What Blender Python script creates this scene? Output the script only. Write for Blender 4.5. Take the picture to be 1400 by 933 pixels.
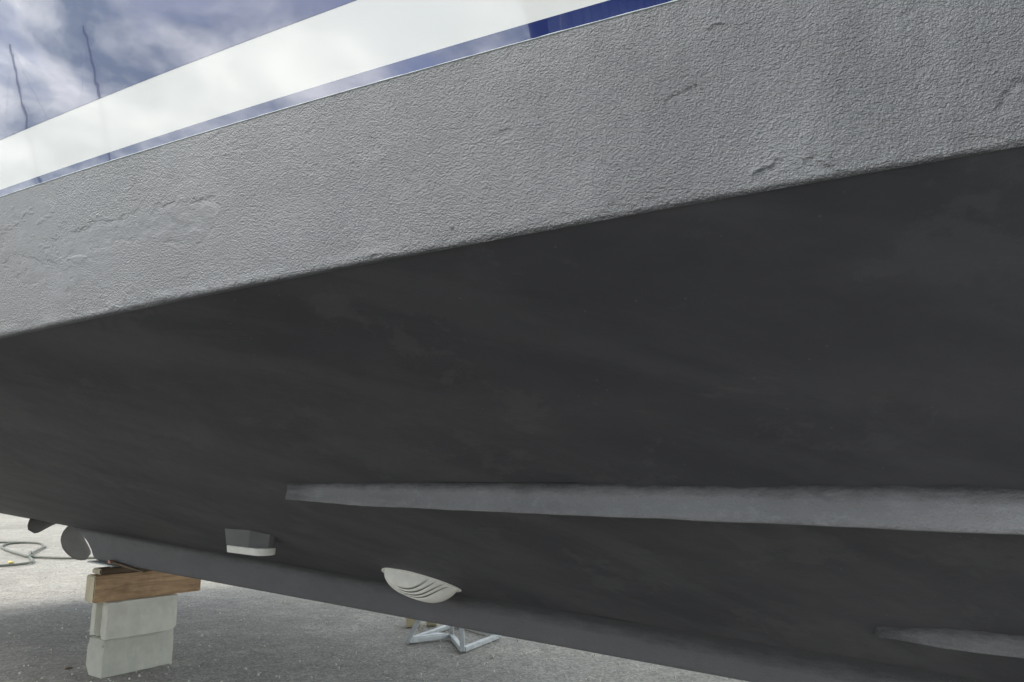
import bpy, bmesh, math, random
import numpy as np
from mathutils import Vector, Matrix, Euler

R = math.radians
rnd = random.Random(7)
for o in list(bpy.data.objects):
    bpy.data.objects.remove(o)
scn = bpy.context.scene
col = scn.collection

# ------------------------------------------------------------------ camera
cam_d = bpy.data.cameras.new("camera")
cam = bpy.data.objects.new("camera", cam_d)
col.objects.link(cam)
scn.camera = cam
cam_d.sensor_width = 36.0
cam_d.lens = 1010.0 / 1400.0 * 36.0
cam_d.clip_start = 0.02
cam_d.clip_end = 3000.0
cam.location = (0, 0, 1.07)
cam.rotation_euler = (R(90) + math.atan(183.5 / 1010.0), 0, 0)

# ------------------------------------------------------------------ light
SUN_AZ, SUN_EL = R(-112), R(47)           # azimuth clockwise from +Y
scn.view_settings.view_transform = 'Standard'
scn.view_settings.look = 'None'
scn.view_settings.exposure = 0.62
scn.view_settings.gamma = 1.0
world = bpy.data.worlds.new("World")
scn.world = world
world.use_nodes = True
wn, wl = world.node_tree.nodes, world.node_tree.links
wn.clear()
w_out = wn.new('ShaderNodeOutputWorld')
w_bg = wn.new('ShaderNodeBackground')
w_bg.inputs['Strength'].default_value = 0.11
sky = wn.new('ShaderNodeTexSky')
sky.sky_type = 'NISHITA'
sky.sun_disc = False
sky.sun_elevation = SUN_EL
sky.sun_rotation = SUN_AZ
sky.air_density = 1.0
sky.dust_density = 1.2
# drifting clouds: noise on the direction projected to a flat cloud deck
tc = wn.new('ShaderNodeTexCoord')
sep = wn.new('ShaderNodeSeparateXYZ')
wl.new(tc.outputs['Generated'], sep.inputs[0])
def wmath(op, a, b=None, clamp=False):
    n = wn.new('ShaderNodeMath'); n.operation = op; n.use_clamp = clamp
    for i, v in enumerate((a, b)):
        if v is None: continue
        if isinstance(v, (int, float)): n.inputs[i].default_value = v
        else: wl.new(v, n.inputs[i])
    return n.outputs[0]
zc = wmath('ADD', wmath('MAXIMUM', sep.outputs['Z'], 0.0), 0.22)
cx = wmath('DIVIDE', sep.outputs['X'], zc)
cy = wmath('DIVIDE', sep.outputs['Y'], zc)
cmb = wn.new('ShaderNodeCombineXYZ')
wl.new(cx, cmb.inputs[0]); wl.new(cy, cmb.inputs[1])
def wnoise(scale, detail, rough, off):
    mp = wn.new('ShaderNodeMapping')
    mp.inputs['Location'].default_value = off
    wl.new(cmb.outputs[0], mp.inputs['Vector'])
    n = wn.new('ShaderNodeTexNoise')
    n.inputs['Scale'].default_value = scale
    n.inputs['Detail'].default_value = detail
    n.inputs['Roughness'].default_value = rough
    n.inputs['Distortion'].default_value = 0.35
    wl.new(mp.outputs[0], n.inputs['Vector'])
    return n.outputs['Fac']
cover = wn.new('ShaderNodeValToRGB')
cover.color_ramp.elements[0].position = 0.43
cover.color_ramp.elements[1].position = 0.56
lowb = wmath('MULTIPLY', wmath('SUBTRACT', 0.42, sep.outputs['Z'], True), 0.60)
wl.new(wmath('ADD', wnoise(1.5, 9, 0.6, (3.1, 1.7, 0)), lowb), cover.inputs['Fac'])
shade = wn.new('ShaderNodeValToRGB')
e = shade.color_ramp.elements
e[0].position = 0.38; e[0].color = (4.2, 5.0, 5.4, 1)
e[1].position = 0.64; e[1].color = (18.5, 18.5, 18.0, 1)
wl.new(wnoise(3.0, 8, 0.62, (9.3, 4.2, 0)), shade.inputs['Fac'])
mixc = wn.new('ShaderNodeMixRGB')
wl.new(cover.outputs[0], mixc.inputs['Fac'])
wl.new(sky.outputs[0], mixc.inputs['Color1'])
wl.new(shade.outputs[0], mixc.inputs['Color2'])
wl.new(mixc.outputs[0], w_bg.inputs['Color'])
wl.new(w_bg.outputs[0], w_out.inputs['Surface'])

sun_d = bpy.data.lights.new("sun", 'SUN')
sun_d.energy = 2.2
sun_d.angle = R(28)
sun_d.color = (1.0, 0.96, 0.9)
sun_o = bpy.data.objects.new("sun", sun_d)
col.objects.link(sun_o)
sd = Vector((math.sin(SUN_AZ) * math.cos(SUN_EL), math.cos(SUN_AZ) * math.cos(SUN_EL), math.sin(SUN_EL)))
sun_o.rotation_euler = sd.to_track_quat('Z', 'Y').to_euler()

# ------------------------------------------------------------------ helpers
def tag(o, label=None, cat=None, group=None, kind=None):
    if label: o['label'] = label
    if cat: o['category'] = cat
    if group: o['group'] = group
    if kind: o['kind'] = kind
    return o

def link(name, mesh, mat=None, parent=None):
    o = bpy.data.objects.new(name, mesh)
    col.objects.link(o)
    if mat is not None: mesh.materials.append(mat)
    if parent is not None: o.parent = parent
    return o

def empty(name, loc=(0, 0, 0), rotz=0.0):
    o = bpy.data.objects.new(name, None)
    o.empty_display_size = 0.2
    o.location = loc; o.rotation_euler = (0, 0, rotz)
    col.objects.link(o)
    return o

def bm_obj(name, bm, mat=None, parent=None, smooth=False, bevel=0.0, seg=2):
    me = bpy.data.meshes.new(name)
    bmesh.ops.recalc_face_normals(bm, faces=bm.faces)
    if bevel > 0:
        ed = [e for e in bm.edges if len(e.link_faces) == 2 and e.calc_face_angle(0) > 0.5]
        bmesh.ops.bevel(bm, geom=ed, offset=bevel, segments=seg, profile=0.6, affect='EDGES')
    bm.to_mesh(me); bm.free()
    if smooth: me.polygons.foreach_set('use_smooth', [True] * len(me.polygons))
    return link(name, me, mat, parent)

def grid_mesh(name, V, mat, parent, smooth=True, flip=False):
    """V: array (rows, cols, 3) -> one mesh"""
    nr, nc = V.shape[:2]
    i = np.arange(nr * nc).reshape(nr, nc)
    a, b, c, d = i[:-1, :-1], i[:-1, 1:], i[1:, 1:], i[1:, :-1]
    F = np.stack([a, b, c, d] if not flip else [a, d, c, b], -1).reshape(-1, 4)
    me = bpy.data.meshes.new(name)
    me.vertices.add(nr * nc); me.vertices.foreach_set('co', V.reshape(-1).astype(np.float32))
    me.loops.add(F.size); me.loops.foreach_set('vertex_index', F.reshape(-1).astype(np.int32))
    me.polygons.add(len(F))
    me.polygons.foreach_set('loop_start', np.arange(0, F.size, 4, dtype=np.int32))
    me.update(calc_edges=True); me.validate()
    me.polygons.foreach_set('use_smooth', np.full(len(me.polygons), smooth))
    return link(name, me, mat, parent)

def add_box(bm, c, d, rot=None, taper=None):
    m = bmesh.ops.create_cube(bm, size=1.0)['verts']
    for v in m:
        p = Vector((v.co.x * d[0], v.co.y * d[1], v.co.z * d[2]))
        if rot is not None: p = rot @ p
        v.co = p + Vector(c)
    return m

def add_tube(bm, pts, r, n=10, caps=True):
    pts = [Vector(p) for p in pts]
    rs = r if isinstance(r, (list, tuple)) else [r] * len(pts)
    rings = []
    up = Vector((0, 0, 1))
    prev = None
    for i, p in enumerate(pts):
        d = (pts[min(i + 1, len(pts) - 1)] - pts[max(i - 1, 0)]).normalized()
        if prev is None:
            a = d.orthogonal().normalized()
        else:
            a = (prev - d * prev.dot(d)).normalized()
        prev = a
        b = d.cross(a)
        rings.append([bm.verts.new(p + (a * math.cos(t) + b * math.sin(t)) * rs[i])
                      for t in [2 * math.pi * k / n for k in range(n)]])
    for A, B in zip(rings, rings[1:]):
        for k in range(n):
            bm.faces.new((A[k], A[(k + 1) % n], B[(k + 1) % n], B[k]))
    if caps:
        bm.faces.new(list(reversed(rings[0]))); bm.faces.new(rings[-1])

def catmull(P, m=8):
    P = [Vector(p) for p in P]
    P = [P[0] * 2 - P[1]] + P + [P[-1] * 2 - P[-2]]
    out = []
    for i in range(1, len(P) - 2):
        for k in range(m):
            t = k / m
            out.append(0.5 * ((2 * P[i]) + (P[i + 1] - P[i - 1]) * t + (2 * P[i - 1] - 5 * P[i] + 4 * P[i + 1] - P[i + 2]) * t * t
                              + (3 * P[i] - P[i - 1] - 3 * P[i + 1] + P[i + 2]) * t ** 3))
    out.append(P[-2])
    return out

# numpy value noise
def _h(ix, iy, seed):
    n = (ix.astype(np.int64) * 374761393 + iy.astype(np.int64) * 668265263 + seed * 2147483647 + 97) & 0xffffffff
    n = ((n ^ (n >> 13)) * 1274126177) & 0xffffffff
    n = (n ^ (n >> 16)) & 0xffff
    return n / 65535.0 * 2 - 1
def vnoise(x, y, seed=0):
    ix, iy = np.floor(x), np.floor(y)
    fx, fy = x - ix, y - iy
    u, v = fx * fx * fx * (fx * (fx * 6 - 15) + 10), fy * fy * fy * (fy * (fy * 6 - 15) + 10)
    a, b = _h(ix, iy, seed), _h(ix + 1, iy, seed)
    c, d = _h(ix, iy + 1, seed), _h(ix + 1, iy + 1, seed)
    return (a * (1 - u) + b * u) * (1 - v) + (c * (1 - u) + d * u) * v
def fbm(x, y, oct=4, seed=0, gain=0.5):
    # octaves are turned against each other, so that no lattice direction shows
    s, a, t = 0, 1.0, 0
    for k in range(oct):
        ca, sa = math.cos(0.6 + 1.1 * k), math.sin(0.6 + 1.1 * k)
        s = s + a * vnoise((x * ca - y * sa) * 2 ** k + 13.7 * k, (x * sa + y * ca) * 2 ** k - 7.3 * k, seed + k); t += a; a *= gain
    return s / t
def sstep(e0, e1, x):
    t = np.clip((x - e0) / (e1 - e0), 0, 1)
    return t * t * (3 - 2 * t)

# ------------------------------------------------------------------ materials
class M:
    def __init__(s, name):
        s.m = bpy.data.materials.new(name); s.m.use_nodes = True
        s.n, s.l = s.m.node_tree.nodes, s.m.node_tree.links
        s.b = s.n['Principled BSDF']
        s.tc = s.n.new('ShaderNodeTexCoord')
    def set(s, **k):
        for a, v in k.items():
            s.b.inputs[a.replace('_', ' ')].default_value = v
        return s
    def map(s, scale=(1, 1, 1), rot=(0, 0, 0), loc=(0, 0, 0)):
        mp = s.n.new('ShaderNodeMapping')
        mp.inputs['Scale'].default_value = scale; mp.inputs['Rotation'].default_value = rot; mp.inputs['Location'].default_value = loc
        s.l.new(s.tc.outputs['Object'], mp.inputs['Vector'])
        return mp.outputs[0]
    def streak(s, rot, scale, loc=(0, 0, 0)):
        # turn first, then stretch
        a = s.map(rot=rot)
        mp = s.n.new('ShaderNodeMapping')
        mp.inputs['Scale'].default_value = scale; mp.inputs['Location'].default_value = loc
        s.l.new(a, mp.inputs['Vector'])
        return mp.outputs[0]
    def noise(s, scale, detail=4, rough=0.55, vec=None, dist=0.0):
        n = s.n.new('ShaderNodeTexNoise')
        n.inputs['Scale'].default_value = scale; n.inputs['Detail'].default_value = detail
        n.inputs['Roughness'].default_value = rough; n.inputs['Distortion'].default_value = dist
        s.l.new(vec if vec is not None else s.tc.outputs['Object'], n.inputs['Vector'])
        return n.outputs['Fac']
    def voro(s, scale, vec=None, feature='F1', out='Distance'):
        n = s.n.new('ShaderNodeTexVoronoi'); n.feature = feature
        n.inputs['Scale'].default_value = scale
        s.l.new(vec if vec is not None else s.tc.outputs['Object'], n.inputs['Vector'])
        return n.outputs[out]
    def ramp(s, fac, stops):
        r = s.n.new('ShaderNodeValToRGB')
        els = r.color_ramp.elements
        while len(els) > len(stops): els.remove(els[-1])
        while len(els) < len(stops): els.new(0.5)
        for el, (p, c) in zip(els, stops):
            el.position = p
            el.color = (c, c, c, 1) if isinstance(c, (int, float)) else (*c, 1)
        s.l.new(fac, r.inputs['Fac'])
        return r.outputs['Color']
    def mix(s, fac, a, b, mode='MIX'):
        n = s.n.new('ShaderNodeMixRGB'); n.blend_type = mode
        for k, v in (('Fac', fac), ('Color1', a), ('Color2', b)):
            if isinstance(v, (int, float)): n.inputs[k].default_value = v if k == 'Fac' else (v, v, v, 1)
            elif isinstance(v, tuple): n.inputs[k].default_value = (*v, 1)
            else: s.l.new(v, n.inputs[k])
        return n.outputs[0]
    def math(s, op, a, b):
        n = s.n.new('ShaderNodeMath'); n.operation = op
        for i, v in enumerate((a, b)):
            if isinstance(v, (int, float)): n.inputs[i].default_value = v
            else: s.l.new(v, n.inputs[i])
        return n.outputs[0]
    def color(s, c):
        s.l.new(c, s.b.inputs['Base Color']); return s
    def rough(s, c):
        s.l.new(c, s.b.inputs['Roughness']); return s
    def bump(s, h, strength=1.0, dist=0.001, prev=None):
        n = s.n.new('ShaderNodeBump')
        n.inputs['Strength'].default_value = strength; n.inputs['Distance'].default_value = dist
        s.l.new(h, n.inputs['Height'])
        if prev is not None: s.l.new(prev, n.inputs['Normal'])
        s.l.new(n.outputs[0], s.b.inputs['Normal'])
        return n.outputs[0]

def mat_antifoul_band():
    m = M('antifouling_rough')
    big = m.noise(1.7, 6, 0.62, m.map(scale=(1, 1, .7), loc=(0.9, 0, 2.2)))
    c = m.ramp(big, [(0.32, (0.142, 0.153, 0.163)), (0.50, (0.184, 0.195, 0.206)), (0.68, (0.222, 0.230, 0.242))])
    sp = m.noise(70, 4, 0.6)
    c = m.mix(0.3, c, m.ramp(sp, [(0.3, (0.138, 0.146, 0.154)), (0.7, (0.235, 0.245, 0.255))]), 'MIX')
    warm = m.ramp(m.noise(1.1, 3, 0.5, m.map(loc=(4, 2, 1))), [(0.45, 0.0), (0.7, 0.5)])
    c = m.mix(warm, c, (0.190, 0.185, 0.185))
    # dirt streaks running down, plus weaker light at the bow end painted in
    sx = m.n.new('ShaderNodeSeparateXYZ'); m.l.new(m.tc.outputs['Object'], sx.inputs[0])
    mr = m.n.new('ShaderNodeMapRange'); mr.interpolation_type = 'SMOOTHSTEP'
    mr.inputs['From Min'].default_value = 1.15; mr.inputs['From Max'].default_value = 0.1
    m.l.new(sx.outputs[0], mr.inputs['Value'])
    stn = m.ramp(m.noise(7, 6, 0.62, m.streak((0, 0.12, 0), (1.6, 1, 0.35), (1.3, 0, 0))), [(0.36, 0.18), (0.62, 0.75)])
    c = m.mix(m.math('MULTIPLY', mr.outputs[0], stn), c, (0.088, 0.095, 0.104))
    ch = m.n.new('ShaderNodeAttribute'); ch.attribute_name = 'coat'  # tone blend round the chine, from painted underside shade to band grey
    br = m.math('ADD', ch.outputs['Fac'], m.math('MULTIPLY', m.math('SUBTRACT', m.noise(60, 6, 0.75), 0.5), 0.9))
    c = m.mix(m.ramp(br, [(0.25, 0.0), (0.65, 1.0)]), (0.064, 0.066, 0.071), c)
    m.color(c).set(Roughness=0.42)
    m.b.inputs['Specular IOR Level'].default_value = 0.75
    at = m.n.new('ShaderNodeAttribute'); at.attribute_name = 'grain'
    st = m.noise(265, 3, 0.6, m.map(scale=(0.85, 0.85, 1.1)), 0.1)
    st2 = m.noise(470, 2, 0.5)
    hh = m.math('ADD', m.math('MULTIPLY', st, 0.8), m.math('MULTIPLY', st2, 0.5))
    hh = m.math('MULTIPLY', hh, at.outputs['Fac'])
    h1 = m.bump(hh, 1.0, 0.0056)
    m.bump(m.noise(700, 2, 0.5), 0.35, 0.0006, h1)
    return m.m

def mat_antifoul_mid(name, lo, mid, hi, fleck):
    """antifouling with light and shade put into its colour; 'light_mix' blends from shaded to lit tone"""
    m = M(name)
    at = m.n.new('ShaderNodeAttribute'); at.attribute_name = 'light_mix'
    a = m.noise(6, 7, 0.65, m.map(scale=(0.5, 1, 1.5)), 0.5)
    c = m.ramp(a, [(0.3, lo), (0.5, mid), (0.7, hi)])
    sc = m.ramp(m.noise(38, 6, 0.75, m.map(scale=(0.5, 1, 1))), [(0.53, 0.0), (0.66, fleck)])
    c = m.mix(sc, c, (0.34, 0.35, 0.36))
    br = m.math('ADD', at.outputs['Fac'], m.math('MULTIPLY', m.math('SUBTRACT', m.noise(45, 6, 0.75, m.map(scale=(0.35, 1, 1.5))), 0.5), 0.9))
    c = m.mix(m.ramp(br, [(0.12, 0.0), (0.75, 1.0)]), (0.064, 0.066, 0.071), c)
    m.color(c).set(Roughness=0.58)
    m.b.inputs['Specular IOR Level'].default_value = 0.35
    h1 = m.bump(m.noise(28, 6, 0.65, m.map(scale=(0.6, 1, 1.4))), 0.6, 0.006)
    m.bump(m.noise(230, 3, 0.65), 1.0, 0.0045, h1)
    return m.m

def mat_antifoul_bottom():
    m = M('antifouling_bottom')
    st = m.streak((0, 0, -0.5), (0.7, 1.5, 1.4))
    a = m.noise(2.3, 8, 0.66, st, 0.15)
    b = m.noise(5, 8, 0.72, m.map(scale=(0.8, 1, 1.0), loc=(5, 1, 0)), 0.1)
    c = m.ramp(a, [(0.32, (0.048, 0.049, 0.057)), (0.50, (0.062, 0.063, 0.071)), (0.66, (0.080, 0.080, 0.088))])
    patch = m.ramp(b, [(0.55, 0.0), (0.59, 0.32)])
    c = m.mix(patch, c, (0.105, 0.106, 0.111))
    rol = m.noise(1.0, 6, 0.62, m.streak((0, 0, -0.63), (1.1, 8.5, 2.0)), 0.1)      # roller lanes slanting down and forward
    c = m.mix(m.ramp(rol, [(0.48, 0.0), (0.62, 0.42)]), c, (0.096, 0.097, 0.104))
    dot = m.ramp(m.voro(22), [(0.04, 0.5), (0.07, 0.0)])
    c = m.mix(dot, c, (0.12, 0.118, 0.116))
    scr = m.ramp(m.noise(9, 8, 0.8, m.streak((0, 0, -0.45), (0.35, 2.6, 1.5), (2, 7, 3)), 0.1), [(0.60, 0.0), (0.66, 0.22)])
    c = m.mix(scr, c, (0.120, 0.121, 0.127))
    dark = m.ramp(m.noise(3.1, 6, 0.6, m.map(loc=(11, 3, 6))), [(0.58, 0.0), (0.7, 0.4)])
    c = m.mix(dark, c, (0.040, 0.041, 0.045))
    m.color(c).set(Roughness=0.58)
    m.b.inputs['Specular IOR Level'].default_value = 0.3
    h1 = m.bump(m.noise(5, 5, 0.6, m.map(scale=(0.6, 1, 1.8), rot=(0, 0.5, 0))), 0.5, 0.01)
    m.bump(m.noise(230, 3, 0.6), 0.45, 0.0012, h1)
    return m.m

def mat_gelcoat(name, c, coat, ior=1.68):
    m = M(name)
    cc = m.mix(0.12, c, m.noise(4, 4), 'MULTIPLY')
    m.color(cc).set(Roughness=0.05, IOR=ior)
    m.b.inputs['Coat Weight'].default_value = coat
    m.b.inputs['Coat Roughness'].default_value = 0.015
    m.b.inputs['Coat IOR'].default_value = ior
    h = m.bump(m.noise(3.0, 2, 0.4), 0.10, 0.006)
    h2 = m.bump(m.noise(20, 1, 0.3, m.map(scale=(1, 1, 1.2))), 0.10, 0.0007, h)
    m.l.new(h2, m.b.inputs['Coat Normal'])
    return m.m

def mat_plain(name, c, rough=0.5, metal=0.0, var=0.2, scale=12, bump=0.0, bscale=80):
    m = M(name)
    lo = tuple(x * (1 - var) for x in c); hi = tuple(min(1, x * (1 + var)) for x in c)
    m.color(m.ramp(m.noise(scale, 6, 0.6), [(0.3, lo), (0.7, hi)]))
    m.set(Roughness=rough, Metallic=metal)
    if bump: m.bump(m.noise(bscale, 4, 0.6), 0.6, bump)
    return m.m

def mat_concrete(name, c):
    m = M(name)
    col_ = m.ramp(m.noise(9, 7, 0.65), [(0.3, tuple(x * 0.84 for x in c)), (0.7, tuple(min(1, x * 1.08) for x in c))])
    st = m.ramp(m.noise(14, 5, 0.6, m.map(scale=(1, 1, 0.35), loc=(3, 1, 2))), [(0.6, 0.0), (0.72, 0.45)])
    col_ = m.mix(st, col_, tuple(min(1, x * 1.25) for x in c))
    pits = m.ramp(m.voro(85), [(0.05, 1.0), (0.13, 0.0)])
    pm = m.math('MULTIPLY', pits, m.ramp(m.noise(25, 2), [(0.55, 0.0), (0.62, 0.6)]))
    m.color(m.mix(pm, col_, tuple(x * 0.45 for x in c))).set(Roughness=0.9)
    m.bump(m.noise(120, 5, 0.7), 0.6, 0.003)
    return m.m

def mat_wood(name, lo, hi, axis='y', knots=True):
    m = M(name)
    sc = {'y': (9, 0.9, 9), 'x': (0.9, 9, 9), 'z': (9, 9, 0.9)}[axis]
    g = m.noise(3.5, 7, 0.65, m.map(scale=sc), 1.6)
    c = m.ramp(g, [(0.3, lo), (0.55, tuple((a + b) / 2 for a, b in zip(lo, hi))), (0.72, hi)])
    kn = m.ramp(m.voro(6.5, m.map(scale={'y': (1, 0.55, 1), 'x': (0.55, 1, 1), 'z': (1, 1, .55)}[axis], loc=(0.3, 0.16, 0.42))), [(0.0, 0.85), (0.12, 0.65), (0.2, 0.0)])
    if knots: c = m.mix(kn, c, tuple(a * 0.4 for a in lo))
    stain = m.ramp(m.noise(6, 4, 0.6, m.map(loc=(8, 2, 5))), [(0.5, 0.0), (0.68, 0.45)])
    c = m.mix(stain, c, tuple(a * 0.6 for a in lo))
    m.color(c).set(Roughness=0.8)
    m.bump(g, 0.5, 0.002)
    return m.m

BROT0 = R(139.2908)      # the ground's painted-in light and shade zones run along the boat
def mat_ground():
    m = M('asphalt')
    big = m.noise(0.35, 6, 0.6)
    c = m.ramp(big, [(0.33, (0.228, 0.221, 0.205)), (0.5, (0.290, 0.283, 0.263)), (0.68, (0.35, 0.342, 0.318))])
    mid = m.noise(3.2, 8, 0.7)
    c = m.mix(m.ramp(mid, [(0.5, 0.0), (0.68, 0.6)]), c, (0.42, 0.41, 0.375))
    c = m.mix(m.ramp(m.noise(7, 6, 0.7, m.map(loc=(7, 7, 0))), [(0.5, 0.0), (0.65, 0.35)]), c, (0.135, 0.131, 0.122))
    ag = m.voro(70, out='Color')
    bw = m.ramp(ag, [(0.0, 0.55), (0.5, 1.0), (0.9, 1.25), (1.0, 1.9)])
    c = m.mix(0.9, c, bw, 'MULTIPLY')
    spk = m.ramp(m.voro(26), [(0.10, 1.0), (0.16, 0.0)])
    spm = m.math('MULTIPLY', spk, m.ramp(m.noise(9, 3, 0.6, m.map(loc=(1, 5, 0))), [(0.5, 0.0), (0.56, 0.9)]))
    c = m.mix(spm, c, (0.62, 0.61, 0.55))
    # painted light: paler where sun clears the boat; near side darkened to cut bounce
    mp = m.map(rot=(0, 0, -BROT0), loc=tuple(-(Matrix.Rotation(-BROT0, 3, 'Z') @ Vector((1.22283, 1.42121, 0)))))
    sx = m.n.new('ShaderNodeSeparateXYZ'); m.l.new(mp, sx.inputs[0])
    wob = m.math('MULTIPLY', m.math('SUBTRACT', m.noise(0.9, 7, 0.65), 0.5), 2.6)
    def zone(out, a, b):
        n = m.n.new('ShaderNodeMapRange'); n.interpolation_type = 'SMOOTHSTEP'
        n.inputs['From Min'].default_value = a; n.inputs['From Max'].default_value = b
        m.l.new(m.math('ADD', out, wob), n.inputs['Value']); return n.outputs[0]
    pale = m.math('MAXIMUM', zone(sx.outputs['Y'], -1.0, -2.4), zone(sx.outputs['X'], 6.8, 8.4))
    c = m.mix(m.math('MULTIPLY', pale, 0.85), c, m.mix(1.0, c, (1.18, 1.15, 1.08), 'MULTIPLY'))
    near_dim = zone(sx.outputs['Y'], 0.9, 2.0)
    c = m.mix(m.math('MULTIPLY', near_dim, m.math('SUBTRACT', 1.0, pale)), c, m.mix(0.42, 0.0, c))
    m.color(c).set(Roughness=0.92)
    h = m.bump(m.voro(75), 0.8, 0.006)
    m.bump(m.noise(14, 6, 0.7), 0.6, 0.02, h)
    return m.m

A_MID = mat_antifoul_mid('antifouling_lit', (0.215, 0.220, 0.227), (0.255, 0.260, 0.268), (0.29, 0.295, 0.304), 0.6)  # same paint as the bottom, toned lighter for light on the rails
A_KEEL = mat_antifoul_mid('antifouling_keel', (0.138, 0.138, 0.147), (0.156, 0.156, 0.166), (0.175, 0.175, 0.185), 0.04)  # lighter copy of the bottom paint, standing for light on the keel sides
A_BAND, A_BOT = mat_antifoul_band(), mat_antifoul_bottom()  # one paint; bottom copy darkened to paint in the underside shade
NAVY = mat_gelcoat('gelcoat_blue', (0.017, 0.031, 0.150), 1.0, 1.85)
WHITE = mat_gelcoat('gelcoat_white', (0.74, 0.755, 0.74), 0.0, 1.75)
EDGE = mat_plain('paint_edge', (0.62, 0.68, 0.68), 0.5, var=0.15, scale=60)
CREAM = mat_plain('cream_plastic', (0.90, 0.895, 0.83), 0.45, var=0.06, scale=30)
SLOT = mat_plain('slot_shadow_black', (0.14, 0.135, 0.12), 0.7)
FAIR = mat_plain('fairing_grey_paint', (0.13, 0.13, 0.134), 0.6, var=0.12, bump=0.0008)
PROPM = mat_plain('propeller_grey_paint', (0.30, 0.29, 0.275), 0.55, var=0.1, bump=0.0006)
PROPD = mat_plain('propeller_shaded_grey', (0.17, 0.165, 0.155), 0.6, var=0.1)  # propeller grey with shade painted in; the yacht masts reuse it
CONC = mat_concrete('concrete_pale', (0.70, 0.70, 0.615))
CONC2 = mat_concrete('concrete_stained', (0.56, 0.57, 0.505))
TIMB = mat_wood('weathered_timber', (0.28, 0.175, 0.095), (0.70, 0.48, 0.285))
TEND = mat_wood('timber_end_grain', (0.60, 0.53, 0.37), (0.82, 0.75, 0.56), 'z', False)
PLK = mat_wood('dark_plank', (0.12, 0.085, 0.055), (0.22, 0.165, 0.11))
BEIGE = mat_wood('beige_wood', (0.42, 0.37, 0.24), (0.56, 0.5, 0.34), 'z', False)
GALV = mat_plain('galvanised_steel', (0.52, 0.55, 0.56), 0.5, 0.35, var=0.15, scale=25)
HOSE = mat_plain('hose_rubber', (0.10, 0.11, 0.085), 0.5)
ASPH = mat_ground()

# ------------------------------------------------------------------ ground
def make_ground():
    xs = np.concatenate([-np.geomspace(900, 16, 14), np.linspace(-15, 8, 116), np.geomspace(9, 900, 14)])
    ys = np.concatenate([-np.geomspace(900, 4, 14), np.linspace(-3, 22, 126), np.geomspace(23, 900, 14)])
    X, Y = np.meshgrid(xs, ys)
    near = sstep(60, 15, np.hypot(X, Y - 6))
    Z = fbm(X * 0.5, Y * 0.5, 4, 3) * 0.012 * near
    flat = sstep(0.55, 1.3, np.hypot((X + 2.1), (Y - 4.45)))       # level under the block stack
    Z = Z * flat - 0.004 * flat
    Z -= 0.0
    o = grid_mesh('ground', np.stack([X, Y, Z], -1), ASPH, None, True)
    tag(o, kind='structure')
make_ground()

# ------------------------------------------------------------------ the boat
# boat frame: x = s (aft along the centreline), y = w (from centreline to the camera side), z up
BO = Vector((1.22283, 1.42121, 0.0)); BROT = R(139.2908)
boat = empty('motor_boat', BO, BROT)
tag(boat, 'motor boat on blocks with rough grey antifouling bottom and glossy blue topsides with white stripe', 'boat')
B2W = Matrix.Translation(BO) @ Matrix.Rotation(BROT, 4, 'Z')
def W(s, w, z=0.0): return B2W @ Vector((s, w, z))

def fb(s):
    s = np.asarray(s, float)
    a = 0.8 + 0.35 * s - 0.03 * s * s
    t = np.clip((s - 2.0) / 3.4, 0, 1)          # hermite from (2.0, 1.38, slope .23) to (5.4, 1.66, slope 0)
    h = (2*t**3 - 3*t**2 + 1) * 1.38 + (t**3 - 2*t**2 + t) * 0.23 * 3.4 + (-2*t**3 + 3*t**2) * 1.66
    h = h - 0.02 * np.clip(s - 5.4, 0, 9) ** 2
    return np.where(s < 2.0, a, h)
def fhc(s):
    s = np.asarray(s, float)
    return 1.4745 - 0.045 * np.clip(s, -9, 3.0) - 0.02 * np.clip(s - 3.0, 0, 9)
def fhk(s):
    s = np.asarray(s, float)
    return 0.61 + 0.0245 * s + 0.315 * np.clip(-0.3 - s, 0, 9) ** 2
def fflare(s):
    s = np.asarray(s, float)
    return 0.08 + 0.03 * np.clip(s, 0, 3) + 0.10 * np.clip(-s, 0, 9) ** 1.5
S_T = 7.6
SHEER = 2.38
def ftop(s): return 1.765 - 0.031 * np.clip(s, -9, 4)
def fwb(s): return 1.7995 - 0.0395 * np.clip(s, -2, 3)
def fwt(s): return 1.9505 - 0.0575 * np.clip(s, -2, 3) + 0.0
def wtop(s, h): return np.maximum(fb(s) + fflare(s) * (h - fhc(s)), 0.0)

def stem_s(h):
    """forward end of a level line on the topsides"""
    ss = np.linspace(-4, 0, 1600)
    v = fb(ss) + fflare(ss) * (h - fhc(ss))
    ok = np.where(v <= 0.012)[0]
    return ss[ok[-1]] if len(ok) else -4.0

def s_samples(s0, dense, n_bow=26, n_aft=50, a=-0.25, b=2.35):
    return np.concatenate([np.linspace(s0, a, n_bow, endpoint=False), np.linspace(a, b, dense, endpoint=False), np.linspace(b, S_T, n_aft)])

def strip(name, lo, hi, nrow, mat, dense=240, proud=0.0, side=1, parent=boat):
    rows = []
    for j in range(nrow):
        v = j / (nrow - 1)
        s0 = stem_s(float(lo(-2.0) * (1 - v) + hi(-2.0) * v))
        s = s_samples(s0, dense)
        h = lo(s) * (1 - v) + hi(s) * v
        w = wtop(s, h) + proud
        rows.append(np.stack([s, w * side, h], -1))
    return grid_mesh(name, np.array(rows), mat, parent, True, flip=(side < 0))

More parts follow.
